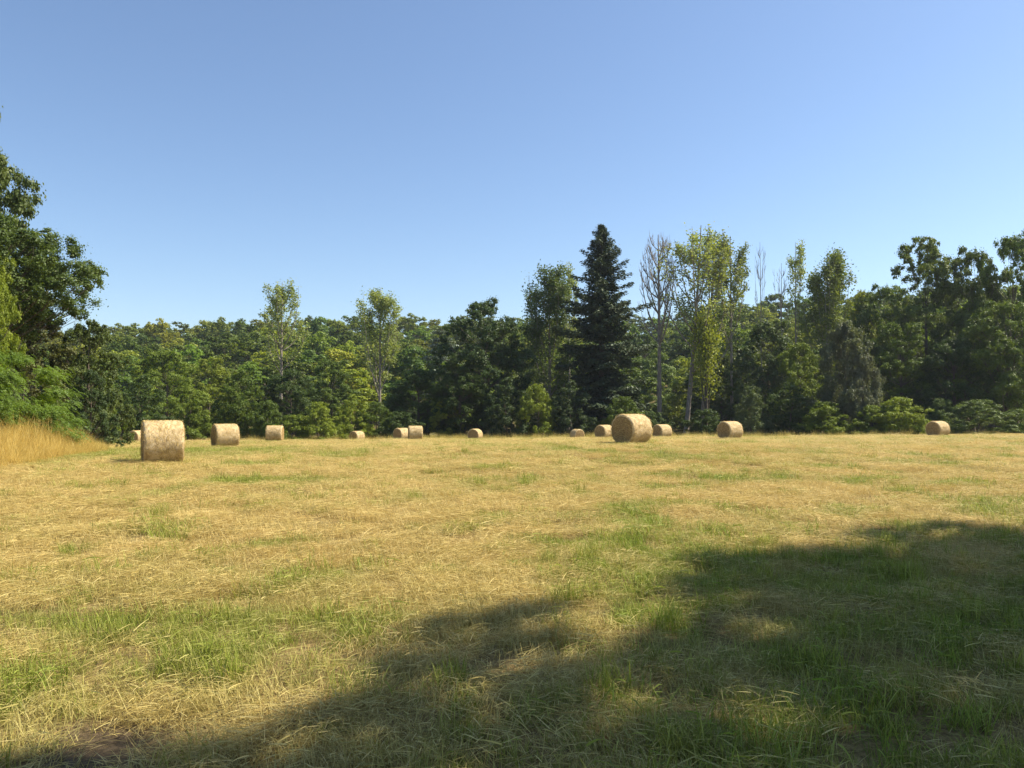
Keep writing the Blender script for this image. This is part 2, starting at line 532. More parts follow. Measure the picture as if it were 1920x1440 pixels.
def frond_bush(seed, H=4.5, R=3.2, n=2600):
    """bush of drooping compound leaves: each frond a curved stalk with leaflets on both sides"""
    rng = np.random.default_rng(seed)
    mb = MB()
    for s in range(9):
        az = rng.random() * 6.28; q = rng.uniform(.2, .8) * R
        mb.tube(bez((rng.normal() * .15, rng.normal() * .15, -.2), (cos(az) * q * .3, sin(az) * q * .3, H * .5), (cos(az) * q, sin(az) * q, H * rng.uniform(.6, .9)), 7), np.linspace(.06, .015, 7), 4)
    tiers = 42
    tc = []
    for _ in range(tiers):
        t = rng.random(); az = rng.random() * 6.28
        q = R * math.sqrt(max(.05, 1 - t ** 2.2)) * rng.uniform(.55, 1.02)
        tc.append((cos(az) * q, sin(az) * q, .35 + t * (H - .5), rng.uniform(.5, .95)))
    tc = np.array(tc)
    k = rng.integers(0, tiers, n)
    a = tc[k, :3] + rng.normal(size=(n, 3)) * tc[k, 3:4] * np.array([.55, .55, .22])
    out = unit(a * np.array([1, 1, 0]) + rng.normal(size=(n, 3)) * .5 * np.array([1, 1, 0]))
    m = 8
    s = np.linspace(.12, 1, m)
    ln = rng.uniform(.3, .5, n)
    P = a[:, None] + out[:, None] * (ln[:, None] * s)[..., None] + np.array([0, 0, 1]) * (ln[:, None] * (.28 * s - .75 * s ** 2))[..., None]
    side = np.cross(out, [0, 0, 1])
    Q, U, NN, T = [], [], [], []
    tint = .35 + .35 * rng.random(n) + .2 * rng.random(tiers)[k]
    for sg in (-1, 1):
        w = .045
        Q.append((P + sg * side[:, None] * w).reshape(-1, 3)); 
        U.append(np.repeat((sg * side + out * .35)[:, None], m, 1).reshape(-1, 3))
        NN.append((np.array([0, 0, 1.]) + rng.normal(size=(n, m, 3)) * .3 + out[:, None] * .35).reshape(-1, 3))
        T.append(np.repeat(tint, m))
    Q = np.concatenate(Q)
    V, F = leaf_quads(rng, Q, np.concatenate(NN), rng.uniform(.075, .12, len(Q)), .5, np.concatenate(U))
    return mb, (V, F, np.clip(np.concatenate(T), 0, 1))

def bound(Vs):
    return np.percentile(np.linalg.norm(Vs[:, :2], axis=1), 97), Vs[:, 2].max()

PROTO = {}
def proto(key, pair, bark=None, leaf=None):
    mb, lv = pair
    V, F = mb.out()
    tm = mesh_np("trunk", V, F, None, [bark or M_BARK], True)
    cm = None
    allv = V
    if lv is not None:
        cm = mesh_np("crown", lv[0], lv[1], {"tint": lv[2]}, [leaf or M_LEAF])
        allv = lv[0]
    r, h = bound(allv)
    PROTO[key] = (tm, cm, r, h)

used = {}
def plant(name, key, px, d, label, cat='tree', group=None, ytop=None, wpx=None, H=None, R=None, rot=None, col=(.06, .11, .025), x=None, sink=0.):
    """a tree standing on the ground at photograph column px (or world x) and depth d; its height from the row of its top"""
    tm, cm, r, h = PROTO[key]
    wx = at(px, d) if x is None else x
    zb = float(terrain(wx, d)) - sink
    if H is None: H = z_of(ytop, d) - zb
    if R is None: R = wpx / FPX * d * .5 if wpx else r * H / h
    k = used.get(name, 0); used[name] = k + 1
    e = bpy.data.objects.new(name, None)
    e.empty_display_size = .5
    e.location = (wx, d, zb)
    e.rotation_euler = (0, 0, (k * 2.399 + px * .01) if rot is None else rot)
    e.scale = (R / r, R / r, H / h)
    e["label"] = label; e["category"] = cat
    if group: e["group"] = group
    COL.objects.link(e)
    for nm, me in (("trunk" if cat == 'tree' else "stem", tm), ("crown" if cat == 'tree' else "foliage", cm)):
        if me is None: continue
        o = bpy.data.objects.new(nm, me); o.parent = e; o.color = (*col, 1); COL.objects.link(o)
    return e

round_prof = lambda t: math.sqrt(max(0.02, 1 - (1.55 * t - .5) ** 2 / 1.1))
bush_prof = lambda t: math.sqrt(max(0.03, 1 - t ** 2.4))
col_prof = lambda t: .55 + .45 * math.sin(min(1, t * 1.1) * pi) if t < .85 else .5

proto("oak_a", broadleaf(1, 16, 6, .2, 95, 1.2, .20, 1.5, trunk_r=.35))
proto("oak_b", broadleaf(2, 16, 6, .16, 95, 1.2, .20, 1.5, round_prof, trunk_r=.33))
proto("oak_c", broadleaf(3, 18, 5.5, .12, 105, 1.12, .20, 1.5, col_prof, trunk_r=.3))
proto("willow", broadleaf(4, 13, 5, .05, 80, 1.05, .18, 1.8, bush_prof, trunk_r=.25, droop=.9))
proto("bush_a", broadleaf(5, 5, 3.6, .06, 52, .75, .14, 1.6, bush_prof, trunk_r=.09))
proto("bush_b", broadleaf(6, 6, 3.4, .05, 54, .75, .14, 1.6, bush_prof, trunk_r=.09))
proto("bush_c", broadleaf(7, 8, 3.6, .05, 66, .8, .15, 1.6, bush_prof, trunk_r=.12))
proto("far_a", broadleaf(8, 14, 5, .15, 56, 1.2, .29, 1.45, round_prof, trunk_r=.25))
proto("far_b", broadleaf(9, 15, 4.8, .15, 56, 1.15, .29, 1.45, trunk_r=.25))
proto("far_c", broadleaf(10, 16, 4.5, .12, 60, 1.1, .29, 1.45, col_prof, trunk_r=.25))
proto("poplar_a", poplar(11, 25, .42, 3.4, 17, .25, 5600, .26, .30, patchy=.5, twigs=8), M_BARK_PALE)
proto("poplar_b", poplar(12, 25, .25, 3.0, 20, .25, 10000, .32, .2, patchy=.45, twigs=8), M_BARK_PALE)
proto("poplar_c", poplar(13, 28, .36, 3.8, 20, .25, 4300, .25, .32, (1.6, 0), .62, twigs=8), M_BARK_PALE)
proto("poplar_d", poplar(14, 26, .16, 3.4, 24, .26, 17000, .42, .1, patchy=.35, twigs=9), M_BARK_PALE)
proto("poplar_thin", poplar(15, 24, .5, 1.3, 9, .25, 1900, .25, .45, r0=.18), M_BARK_PALE)
def bare(seed, *a, **k):
    mb = MB(); broom(np.random.default_rng(seed), mb, *a, **k); return mb, None
proto("dead_a", bare(21, 27, .44, 3.6, 26, .36, 14), M_BARK_PALE)
proto("dead_b", bare(22, 24, .45, 1.5, 9, .2, 6), M_BARK_PALE)
proto("fir", fir(31), None, M_NEEDLE)
proto("cedar", cedar(32), None, M_NEEDLE)
proto("fronds", frond_bush(33))
proto("near_oak", broadleaf(34, 15, 7.5, .2, 150, 1.1, .16, 1.3, round_prof, trunk_r=.42))
proto("bulging_oak", broadleaf(36, 15, 7.5, .50, 150, 1.15, .16, 1.3, lambda t: math.sqrt(max(.1, 1 - (1.9 * t - .95) ** 2)), trunk_r=.42))
proto("near_tree", broadleaf(35, 8, 4, .04, 100, .68, .14, 1.6, bush_prof, trunk_r=.2))

# leaf colours of the species seen
G_OAK, G_DARK, G_MID = (.085, .142, .018), (.050, .092, .018), (.125, .190, .020)
G_LIGHT, G_YEL, G_POP = (.180, .250, .028), (.190, .240, .028), (.235, .300, .095)
G_GREY, G_FIR, G_CEDAR, G_BRIGHT = (.105, .130, .070), (.048, .076, .034), (.150, .190, .145), (.088, .160, .017)
G_FAR, G_FAR2, G_FAR3 = (.130, .200, .026), (.092, .152, .026), (.175, .235, .028)

# --- left border of the field
plant("oak_tree", "bulging_oak", -58, 38, "dark oak crown bulging into the picture at the left edge", ytop=392, wpx=430, rot=1.9, col=(.072, .118, .026))
plant("oak_tree", "near_oak", -172, 42, "tallest tree at the left picture edge, behind the bulging oak", ytop=45, wpx=440, rot=2.6, col=(.085, .125, .03))
plant("oak_tree", "near_oak", -62, 33, "yellow-green tree cut by the left picture edge in front of the oak", ytop=385, wpx=165, rot=3.6, col=(.18, .25, .022))
plant("leafy_bush", "fronds", 40, 29, "bright green feathery-leaved bush above the tall golden grass", 'bush', ytop=655, wpx=235, col=G_BRIGHT)
plant("leafy_bush", "fronds", -55, 26, "bright green feathery-leaved bush at the left picture edge", 'bush', ytop=640, wpx=230, rot=2., col=G_BRIGHT)
plant("field_maple", "near_tree", 165, 44, "mid green rounded tree behind the feathery bush at left", ytop=598, wpx=165, col=(.085, .125, .032))
plant("field_maple", "near_tree", 65, 42, "olive green tree with browning top under the overhanging oak", ytop=588, wpx=190, rot=1.9, col=(.10, .115, .035))
plant("leafy_bush", "near_tree", 170, 38, "dark ivy-clad bush beside the feathery bush", 'bush', ytop=692, wpx=100, rot=1.1, col=(.055, .095, .03))
plant("leafy_bush", "near_tree", 192, 50, "low green bush at the far end of the golden grass", 'bush', ytop=706, wpx=84, rot=2.2, col=G_MID)

# --- front edge of the wood, left to right
edge = [
 ("leafy_bush", "bush_c", 268, 78, 700, 110, G_DARK, "dark bush behind the leftmost hay bale"),
 ("leafy_tree", "oak_b", 312, 92, 655, 150, G_FAR, "round green tree rising above the leftmost bale"),
 ("leafy_bush", "bush_c", 352, 84, 722, 95, G_MID, "green bush between the two left bales"),
 ("leafy_tree", "oak_c", 392, 100, 668, 95, G_FAR3, "yellowish green tree above the second bale from left"),
 ("leafy_bush", "bush_c", 452, 88, 690, 115, G_OAK, "domed green bush between the second and third bales from left"),
 ("leafy_tree", "oak_b", 545, 96, 690, 125, G_DARK, "dark pointed tree below the left airy poplar"),
 ("leafy_bush", "bush_a", 500, 86, 748, 80, G_OAK, "low bush right behind the third bale from left"),
 ("leafy_bush", "bush_b", 598, 84, 752, 88, G_LIGHT, "light green bush in front of the dark pointed tree"),
 ("leafy_bush", "bush_a", 552, 83, 776, 80, G_MID, "small green bush at the foot of the dark pointed tree"),
 ("leafy_tree", "oak_c", 622, 104, 672, 100, G_FAR2, "mid green tree between the two left poplars"),
 ("leafy_bush", "bush_c", 662, 88, 738, 80, G_LIGHT, "green bush behind the low bale under the second poplar"),
 ("leafy_bush", "bush_b", 706, 90, 752, 90, G_OAK, "dark green bush at the foot of the second poplar"),
 ("leafy_tree", "oak_b", 785, 98, 690, 130, G_DARK, "dark round tree behind the pair of touching bales"),
 ("leafy_bush", "bush_a", 752, 89, 770, 85, G_DARK, "dark low bush directly behind the pair of bales"),
 ("leafy_bush", "bush_b", 838, 94, 745, 70, G_YEL, "small yellowing bush left of the big dark oak"),
 ("oak_tree", "oak_a", 905, 98, 556, 185, (.045, .085, .024), "big dark spreading oak left of the central poplar"),
 ("leafy_tree", "oak_c", 862, 94, 660, 110, G_DARK, "dark lower tree in front of the big oak, left side"),
 ("leafy_bush", "bush_c", 952, 92, 705, 110, (.045, .08, .024), "dark bush under the big oak, behind the lone round bale"),
 ("leafy_bush", "bush_b", 1008, 91, 718, 85, G_LIGHT, "sunlit green bush under the central poplar"),
 ("leafy_bush", "bush_c", 1072, 92, 712, 100, (.045, .078, .026), "dark bush at the left foot of the fir"),
 ("leafy_bush", "bush_b", 1170, 92, 742, 95, G_OAK, "green bush at the right foot of the fir"),
 ("leafy_bush", "bush_a", 1222, 96, 770, 80, G_DARK, "low dark bush at the foot of the bare dead tree"),
 ("leafy_bush", "bush_a", 1322, 95, 765, 90, G_DARK, "low dark bush at the foot of the leaning twin poplars"),
 ("leafy_tree", "oak_b", 1352, 112, 690, 110, G_DARK, "dark low tree right of the leaning poplar trunks"),
 ("leafy_bush", "bush_b", 1408, 92, 722, 80, (.085, .125, .05), "pale feathery bush behind the bale right of centre"),
 ("leafy_tree", "oak_c", 1440, 102, 598, 120, (.058, .098, .03), "dark green tree below the thin dead tree"),
 ("leafy_tree", "oak_b", 1500, 98, 640, 110, G_MID, "mid green tree left of the grey-green willow"),
 ("leafy_bush", "bush_c", 1478, 92, 715, 110, G_DARK, "dark bush at the wood's edge left of the willow"),
 ("willow_tree", "willow", 1585, 92, 598, 130, G_GREY, "grey-green willow with drooping foliage at the wood's edge"),
 ("willow_tree", "willow", 1618, 90, 652, 90, (.12, .14, .09), "smaller silvery willow in front of the grey-green willow"),
 ("leafy_bush", "bush_b", 1545, 88, 752, 110, G_MID, "green bush at the left foot of the willow"),
 ("leafy_bush", "bush_a", 1682, 86, 742, 120, G_LIGHT, "wide pale green bush left of the rightmost bale"),
 ("leafy_bush", "bush_a", 1640, 87, 758, 95, G_MID, "green bush between the willow and the wide pale bush"),
 ("leafy_bush", "bush_b", 1830, 84, 748, 140, (.095, .15, .036), "wide green bush right of the rightmost bale"),
 ("leafy_bush", "bush_a", 1765, 90, 745, 70, (.08, .13, .034), "narrow bush directly behind the rightmost bale"),
 ("leafy_bush", "bush_a", 1905, 85, 765, 90, G_OAK, "low green bush at the right picture edge"),
 ("leafy_tree", "oak_c", 1690, 100, 600, 130, G_OAK, "green tree behind the wide pale bush"),
 ("leafy_tree", "oak_b", 1790, 96, 630, 150, G_DARK, "dark shaded tree behind the rightmost bale"),
 ("leafy_tree", "oak_a", 1885, 94, 560, 170, G_OAK, "tall dark tree at the right picture edge"),
 ("leafy_tree", "oak_a", 1660, 118, 528, 120, G_FAR2, "dome-topped green tree right of the yellow-green tree"),
 ("leafy_tree", "oak_b", 1618, 122, 540, 95, G_YEL, "yellow-green round tree right of the airy poplars"),
 ("poplar_tree", "oak_c", 1738, 108, 440, 150, (.10, .15, .03), "tall green tree with a ragged top, in the right-hand wood"),
 ("poplar_tree", "oak_a", 1822, 106, 458, 150, (.085, .13, .025), "full round-crowned tree near the right picture edge"),
 ("oak_tree", "oak_a", 1905, 102, 428, 150, G_OAK, "tallest spreading oak at the right picture edge"),
 ("poplar_tree", "poplar_a", 527, 116, 522, 92, G_POP, "airy pale poplar standing above the wood at left"),
 ("poplar_tree", "poplar_b", 712, 114, 537, 82, G_POP, "pale slender poplar, second from left above the wood"),
 ("poplar_tree", "poplar_d", 1030, 104, 488, 105, (.085, .135, .04), "tall dense poplar just left of the dark fir"),
 ("poplar_tree", "poplar_thin", 1066, 116, 490, 40, G_POP, "thin pale poplar top squeezed against the fir"),
 ("fir_tree", "fir", 1129, 99, 417, 172, G_FIR, "tall dark fir with pointed top towering over the wood"),
 ("dead_tree", "dead_a", 1236, 108, 430, 84, G_POP, "tall bare dead tree with broom-like branches right of the fir"),
 ("poplar_tree", "poplar_c", 1284, 106, 414, 170, G_POP, "tall airy leaning poplar with pale bare trunk"),
 ("poplar_tree", "poplar_c", 1312, 109, 424, 165, (.17, .215, .07), "twin airy poplar behind the tall leaning one"),
 ("poplar_tree", "poplar_a", 1372, 111, 432, 85, (.165, .215, .06), "airy yellow-green poplar right of the leaning twins"),
 ("dead_tree", "dead_b", 1428, 112, 452, 30, G_POP, "thin bare dead tree right of the airy poplars"),
 ("dead_tree", "dead_b", 1468, 114, 492, 34, G_POP, "short thin dead tree left of the thin leafy poplar"),
 ("poplar_tree", "poplar_thin", 1495, 113, 445, 40, G_POP, "thin leafy poplar left of the dense-topped poplar"),
 ("poplar_tree", "poplar_d", 1555, 112, 458, 100, (.13, .18, .045), "dense-topped pale poplar above the grey-green willow"),
 ("cedar_tree", "cedar", 828, 128, 618, 100, G_CEDAR, "blue-grey cedar with flat tiers behind the big dark oak"),
 ("leafy_bush", "bush_c", 1232, 150, 650, 125, (.13, .20, .045), "pale green rounded bush seen far through the gap by the dead tree"),
 ("leafy_bush", "bush_c", 1275, 158, 665, 100, (.12, .18, .045), "pale green bush seen through the gap left of the leaning poplars"),
]
for nm, key, px, d, yt, w, c, lab in edge:
    plant(nm, key, px, d, lab, 'bush' if 'bush' in nm else 'tree', None, yt, w, col=c, rot=.12 if key == 'poplar_c' else None)

# ivy hanging on the leaning poplar is a plant of its own, climbing the trunk
proto("ivy", poplar(41, 12, .1, 1.0, 10, .26, 3800, .6, .1, patchy=.2), M_BARK)
plant("climbing_ivy", "ivy", 1325, 105, "yellow-green ivy climbing the trunk of the leaning poplar", 'plant', ytop=570, wpx=62, col=G_YEL)

# --- the wood behind: row after row up the hillside
rng = np.random.default_rng(5)
skyline = lambda px: np.interp(px, [-200, 150, 250, 380, 460, 650, 800, 880, 1000, 1230, 1400, 1500, 1650, 1760, 1920, 2150],
                               [600, 612, 600, 598, 594, 594, 600, 590, 590, 606, 560, 560, 535, 500, 470, 450])
n_far = 0
LANDMARKS = [(-60, "beyond the left picture edge"), (60, "behind the left oak"), (165, "behind the mid green left tree"), (262, "over the tiny bale"), (306, "over the largest left bale"),
             (365, "between the two left bales"), (423, "over the second bale"), (470, "just left of the third bale"), (527, "beside the leftmost poplar"), (580, "right of the leftmost poplar"),
             (640, "between the two left poplars"), (712, "beside the second poplar"), (765, "over the touching bales"), (828, "by the blue-grey cedar"), (905, "behind the big dark oak"),
             (975, "between big oak and central poplar"), (1030, "behind the central poplar"), (1129, "behind the fir"), (1210, "left of the bare dead tree"), (1260, "right of the bare dead tree"),
             (1300, "behind the leaning poplars"), (1368, "over the medium right bale"), (1428, "behind the thin dead tree"), (1495, "behind the thin leafy poplar"), (1555, "behind the dense-topped poplar"),
             (1618, "behind the yellow-green tree"), (1690, "over the wide pale bush"), (1757, "over the rightmost bale"), (1822, "behind the full round tree"), (1905, "behind the right-edge oak"), (2010, "beyond the right picture edge")]
TIERS = {128: "at the hill's foot", 148: "low on the slope", 172: "on the lower slope", 200: "halfway up the slope", 232: "on the upper slope", 268: "on the skyline", 296: "just behind the skyline"}
def hill_label(px, d, c):
    r, g, b = c
    tone = "olive" if r / g > .86 else "dark green" if g < .11 else "light green" if g > .17 else "mid green"
    lm = min(LANDMARKS, key=lambda q: abs(q[0] - px))[1]
    return f"{tone} woodland tree {TIERS[d]}, {lm}"
for d, step, dy in ((128, 74, 78), (148, 66, 58), (172, 60, 42), (200, 54, 27), (232, 46, 12), (268, 42, 0), (296, 46, -2)):
    px = -150 + rng.random() * 40
    while px < 2080:
        dd = d + rng.uniform(-9, 9)
        yt = skyline(px) + dy + rng.uniform(-17, 14)
        gap = 1180 < px < 1300 and d < 190
        if not gap and rng.random() > .06:
            key = ("far_a", "far_b", "far_c", "far_b")[rng.integers(0, 4)]
            base = (G_FAR, G_FAR2, G_FAR3, G_OAK)[rng.integers(0, 4)]
            c = tuple(np.array(base) * rng.uniform(.62, 1.35) * np.array([rng.uniform(.85, 1.2), 1, 1]))
            zb = float(terrain(at(px, dd), dd))
            H = max(9., min(24., z_of(yt, dd) - zb))
            lab = hill_label(px, d, c)
            plant("woodland_tree", key, px, dd, lab, 'tree',
                  "trees massed on the wooded hillside", H=H, R=rng.uniform(.85, 1.25) * step / FPX * d * 1.05, rot=rng.random() * 6.28, col=c)
            n_far += 1
        px += step * rng.uniform(.75, 1.25)

by_label = {}
for q in COL.objects:
    if q.name.startswith("woodland_tree") and q.parent is None:
        by_label.setdefault(q["label"], []).append(q)
for lab, qs in by_label.items():
    qs.sort(key=lambda q: q.location.x / q.location.y)
    for q, w in zip(qs, {1: ("",), 2: (" (left one)", " (right one)"), 3: (" (left one)", " (middle one)", " (right one)")}.get(len(qs), ())):
        q["label"] = lab + w

# --- trees standing right of and behind the photographer: they throw the foreground shade
for k, (tx, ty, H, R, lab) in enumerate((
        (11.2, 3.9, 15.5, 5.4, "broad oak just outside the frame whose shade reaches the bottom centre"),
        (14.9, 6.9, 15.2, 5.0, "broad oak outside the right edge whose shade crosses the right grass"))):
    plant("shade_oak", "oak_a" if k % 2 else "oak_b", 960, ty, lab, 'tree', "shade trees beside the photographer", H=H, R=R, x=tx, rot=k * 1.3, col=G_OAK)

# ------------------------------------------------------------------ hay bales
def bale_meshes():
    rng = np.random.default_rng(3)
    R, W, k = .625, 1.2, 72
    xs = np.array([-W / 2, -W / 2 + .012, -W / 2 + .04, -W / 2 + .09, -.42, -.3, -.18, -.06, .06, .18, .3, .42, W / 2 - .09, W / 2 - .04, W / 2 - .012, W / 2])
    rr = np.array([R - .075, R - .035, R - .012, R] + [R + .004] * 8 + [R, R - .012, R - .035, R - .075])
    th = np.arange(k) / k * 2 * pi
    A, B = np.meshgrid(xs, th, indexing='ij')
    dn = .022 * (fbm(A * 3 + 9, B * 3.2 + 4, 3) - .5) * 2 + .01 * (rng.random(A.shape) - .5)
    dn[:, :] *= 1
    rad = rr[:, None] + dn
    Yv, Zv = np.cos(B) * rad, np.sin(B) * rad
    Zv = np.maximum(Zv, -R + .035)                      # settled flat on the ground
    V = np.stack([A, Yv, Zv + R - .03], -1)
    n = len(xs); i = np.arange(n - 1)[:, None] * k; j = np.arange(k)[None]; j2 = (j + 1) % k
    F = np.stack([i + j, i + j2, i + k + j2, i + k + j], -1).reshape(-1, 4)
    side = mesh_np("netted_side", V.reshape(-1, 3), F, None, [M_STRAW], True)
    ends = []
    for s, row in ((-1, 0), (1, n - 1)):
        rim = V[row]
        rings = [rim]
        cen = np.array([0, 0, R - .03])
        for q in (.93, .84, .74, .63, .52, .41, .3, .19, .08):
            p = cen + (rim - cen) * q
            p[:, 0] = s * (W / 2 + .02 * (1 - q) + .012 * np.sin(q * 60 + th) + .006 * rng.normal(size=k))
            rings.append(p)
        VV = np.concatenate(rings); m = len(rings)
        i = np.arange(m - 1)[:, None] * k
        FF = np.stack([i + j, i + j2, i + k + j2, i + k + j], -1).reshape(-1, 4)
        if s > 0: FF = FF[:, ::-1]
        c = np.stack([(m - 1) * k + np.arange(0, k, 2), (m - 1) * k + (np.arange(0, k, 2) + 1) % k, (m - 1) * k + (np.arange(0, k, 2) + 2) % k], -1)
        VV = np.concatenate([VV, [[s * (W / 2 + .02), 0, cen[2]]]])
        c = np.concatenate([c, np.full((len(c), 1), len(VV) - 1)], 1)
        if s > 0: c = c[:, ::-1]
        ends.append(mesh_np("end_face", VV, np.concatenate([FF, c]), None, [M_STRAW_END], True))
    # loose straws lying on and sticking out of the surface
    m = 2600
    a = rng.random(m) * 2 * pi; x = rng.uniform(-.6, .6, m)
    nrm = np.stack([np.zeros(m), np.cos(a), np.sin(a)], 1)
    P = np.stack([x, np.cos(a) * (R + .004), np.sin(a) * (R + .004) + R - .03], 1)
    tan_ = np.stack([rng.normal(size=m) * .9, -np.sin(a), np.cos(a)], 1) + nrm * (rng.random((m, 1)) ** 3 * .8)
    e = 900
    b = rng.random(e) * 2 * pi; q = np.sqrt(rng.random(e)) * .6; sg = np.where(rng.random(e) < .5, -1., 1.)
    P2 = np.stack([sg * .615, np.cos(b) * q, np.sin(b) * q + R - .03], 1)
    n2 = np.stack([sg, np.zeros(e), np.zeros(e)], 1)
    t2 = rng.normal(size=(e, 3)) * np.array([.25, 1, 1]) + n2 * .2
    P = np.concatenate([P, P2]); nrm = np.concatenate([nrm, n2]); tan_ = np.concatenate([tan_, t2])
    keep = P[:, 2] > .03
    P, nrm, tan_ = P[keep], nrm[keep], tan_[keep]
    V, F = leaf_quads(rng, P + nrm * .006, nrm + rng.normal(size=P.shape) * .3, rng.uniform(.05, .16, len(P)), .07, tan_)
    V[:, 2] = np.maximum(V[:, 2], .01)
    loose = mesh_np("loose_straw", V, F, {"tint": rng.random(len(F))}, [M_DRY])
    return side, ends, loose

B_SIDE, B_ENDS, B_LOOSE = bale_meshes()
# column, depth, angle by which the left end (+) or right end (-) turns towards the camera, label
bales = [
 (306, 22.6, 5, 1.03, "largest hay bale at left, seen broadside in the open field"),
 (259, 74, 48, 1.0, "tiny bale peeping out behind the large left bale"),
 (423, 39, 15, 1.0, "second largest bale at left, its shaded end just showing"),
 (516, 56, -9, 1.0, "third bale from the large left one, broadside with sunlit right end"),
 (670, 84, 46, 1.0, "low half-hidden bale left of the touching pair"),
 (754, 73, 42, 1.0, "rear bale of the touching pair, its end facing left"),
 (779, 64, 5, 1.0, "front bale of the touching pair, seen broadside"),
 (891, 79, 68, 1.0, "lone round bale seen end-on below the big dark oak"),
 (1082, 84, -58, 1.0, "half-sunken small bale under the fir"),
 (1133, 66, 50, 1.0, "bale half hidden behind the left side of the biggest right bale"),
 (1184, 31.6, 50, 1.0, "biggest bale right of centre with its round end facing left"),
 (1241, 66, 45, 1.0, "small bale just right of the biggest right-hand bale"),
 (1368, 51.5, 47, 1.0, "medium bale standing alone right of centre"),
 (1757, 59, 56, 1.0, "rightmost bale in front of the green bushes"),
]
for px, d, a, s, lab in bales:
    wx = at(px, d)
    e = bpy.data.objects.new("hay_bale", None)
    e.empty_display_size = .5
    e.location = (wx, d, float(terrain(wx, d)))
    sight = math.atan2(wx, d)
    e.rotation_euler = (0, 0, radians(a) - sight)
    e.scale = (s * (.86 if d < 25 else .93 if a < 20 else 1.0), s, s)
    e["label"] = lab; e["category"] = "hay bale"; e["group"] = "round hay bales left on the mown field"
    COL.objects.link(e)
    for nm, me in (("netted_side", B_SIDE), ("end_face", B_ENDS[0]), ("end_face", B_ENDS[1]), ("loose_straw", B_LOOSE)):
        o = bpy.data.objects.new(nm, me); o.parent = e
        if nm == "loose_straw": o["kind"] = "stuff"
        COL.objects.link(o)

# ------------------------------------------------------------------ grass: tufts scattered by geometry nodes
def tuft(rng, name, n, rad, lmin, lmax, w, lie, bend, mat, dirbias=None):
    """ribbon blades of three segments; lie = 0 upright .. 1 flat on the ground"""
    a = rng.random(n) * 2 * pi; q = np.sqrt(rng.random(n)) * rad
    base = np.stack([np.cos(a) * q, np.sin(a) * q, np.zeros(n)], 1)
    az = rng.random(n) * 2 * pi
    if dirbias is not None:
        az = np.where(rng.random(n) < .45, dirbias + rng.normal(size=n) * .5, az)
    ln = rng.uniform(lmin, lmax, n)
    el = np.clip(rng.normal(size=n) * .22 + (1 - lie) * 1.35, .03, 1.55)
    flat = rng.random(n) < lie * .7
    el = np.where(flat, rng.uniform(.0, .25, n), el)
    base[:, 2] += np.where(flat, rng.uniform(.005, .09, n), -.01)
    h = np.stack([np.cos(az), np.sin(az), np.zeros(n)], 1)
    up = np.array([0, 0, 1.])
    side = np.stack([-np.sin(az), np.cos(az), np.zeros(n)], 1)
    side = side + up * rng.normal(size=(n, 1)) * .5 * flat[:, None]
    pts = [base]
    e = el.copy(); p = base
    for s in range(3):
        p = p + (h * np.cos(e)[:, None] + up * np.sin(e)[:, None]) * (ln / 3)[:, None]
        p[:, 2] = np.maximum(p[:, 2], .004)
        pts.append(p); e = e - bend * rng.uniform(.3, 1.2, n)
    ws = np.array([.8, 1, .75, .12]) * w
    V = np.zeros((n, 8, 3))
    wk = rng.uniform(.6, 1.3, n)[:, None]
    for s in range(4):
        V[:, 2 * s] = pts[s] - side * wk * ws[s] * .5; V[:, 2 * s + 1] = pts[s] + side * wk * ws[s] * .5
    f = np.array([[0, 1, 3, 2], [2, 3, 5, 4], [4, 5, 7, 6]])
    F = (np.arange(n)[:, None, None] * 8 + f).reshape(-1, 4)
    return bpy.data.objects.new(name, mesh_np(name, V.reshape(-1, 3), F, {"tint": np.repeat(rng.random(n), 3)}, [mat]))

def proto_collection(name, objs):
    c = bpy.data.collections.new(name)
    for o in objs: c.objects.link(o)
    return c

rng = np.random.default_rng(9)
C_DRY = proto_collection("dry_tufts", [tuft(rng, "straw_tuft", 430, .36, .06, .20, .0034, .70, .08, M_DRY, .6 + q) for q in range(6)])
C_STAND = proto_collection("stubble_tufts", [tuft(rng, "stubble_tuft", 230, .30, .05, .17, .0032, .30, .12, M_DRY, .4) for q in range(5)])
C_GREEN = proto_collection("green_tufts", [tuft(rng, "grass_tuft", 110, .17, .05, .17, .0046, .22, .3, M_GREEN) for q in range(6)])
C_TALL = proto_collection("tall_tufts", [tuft(rng, "tall_grass_tuft", 60, .28, .6, 1.25, .008, .12, .30, M_TALL) for q in range(5)])

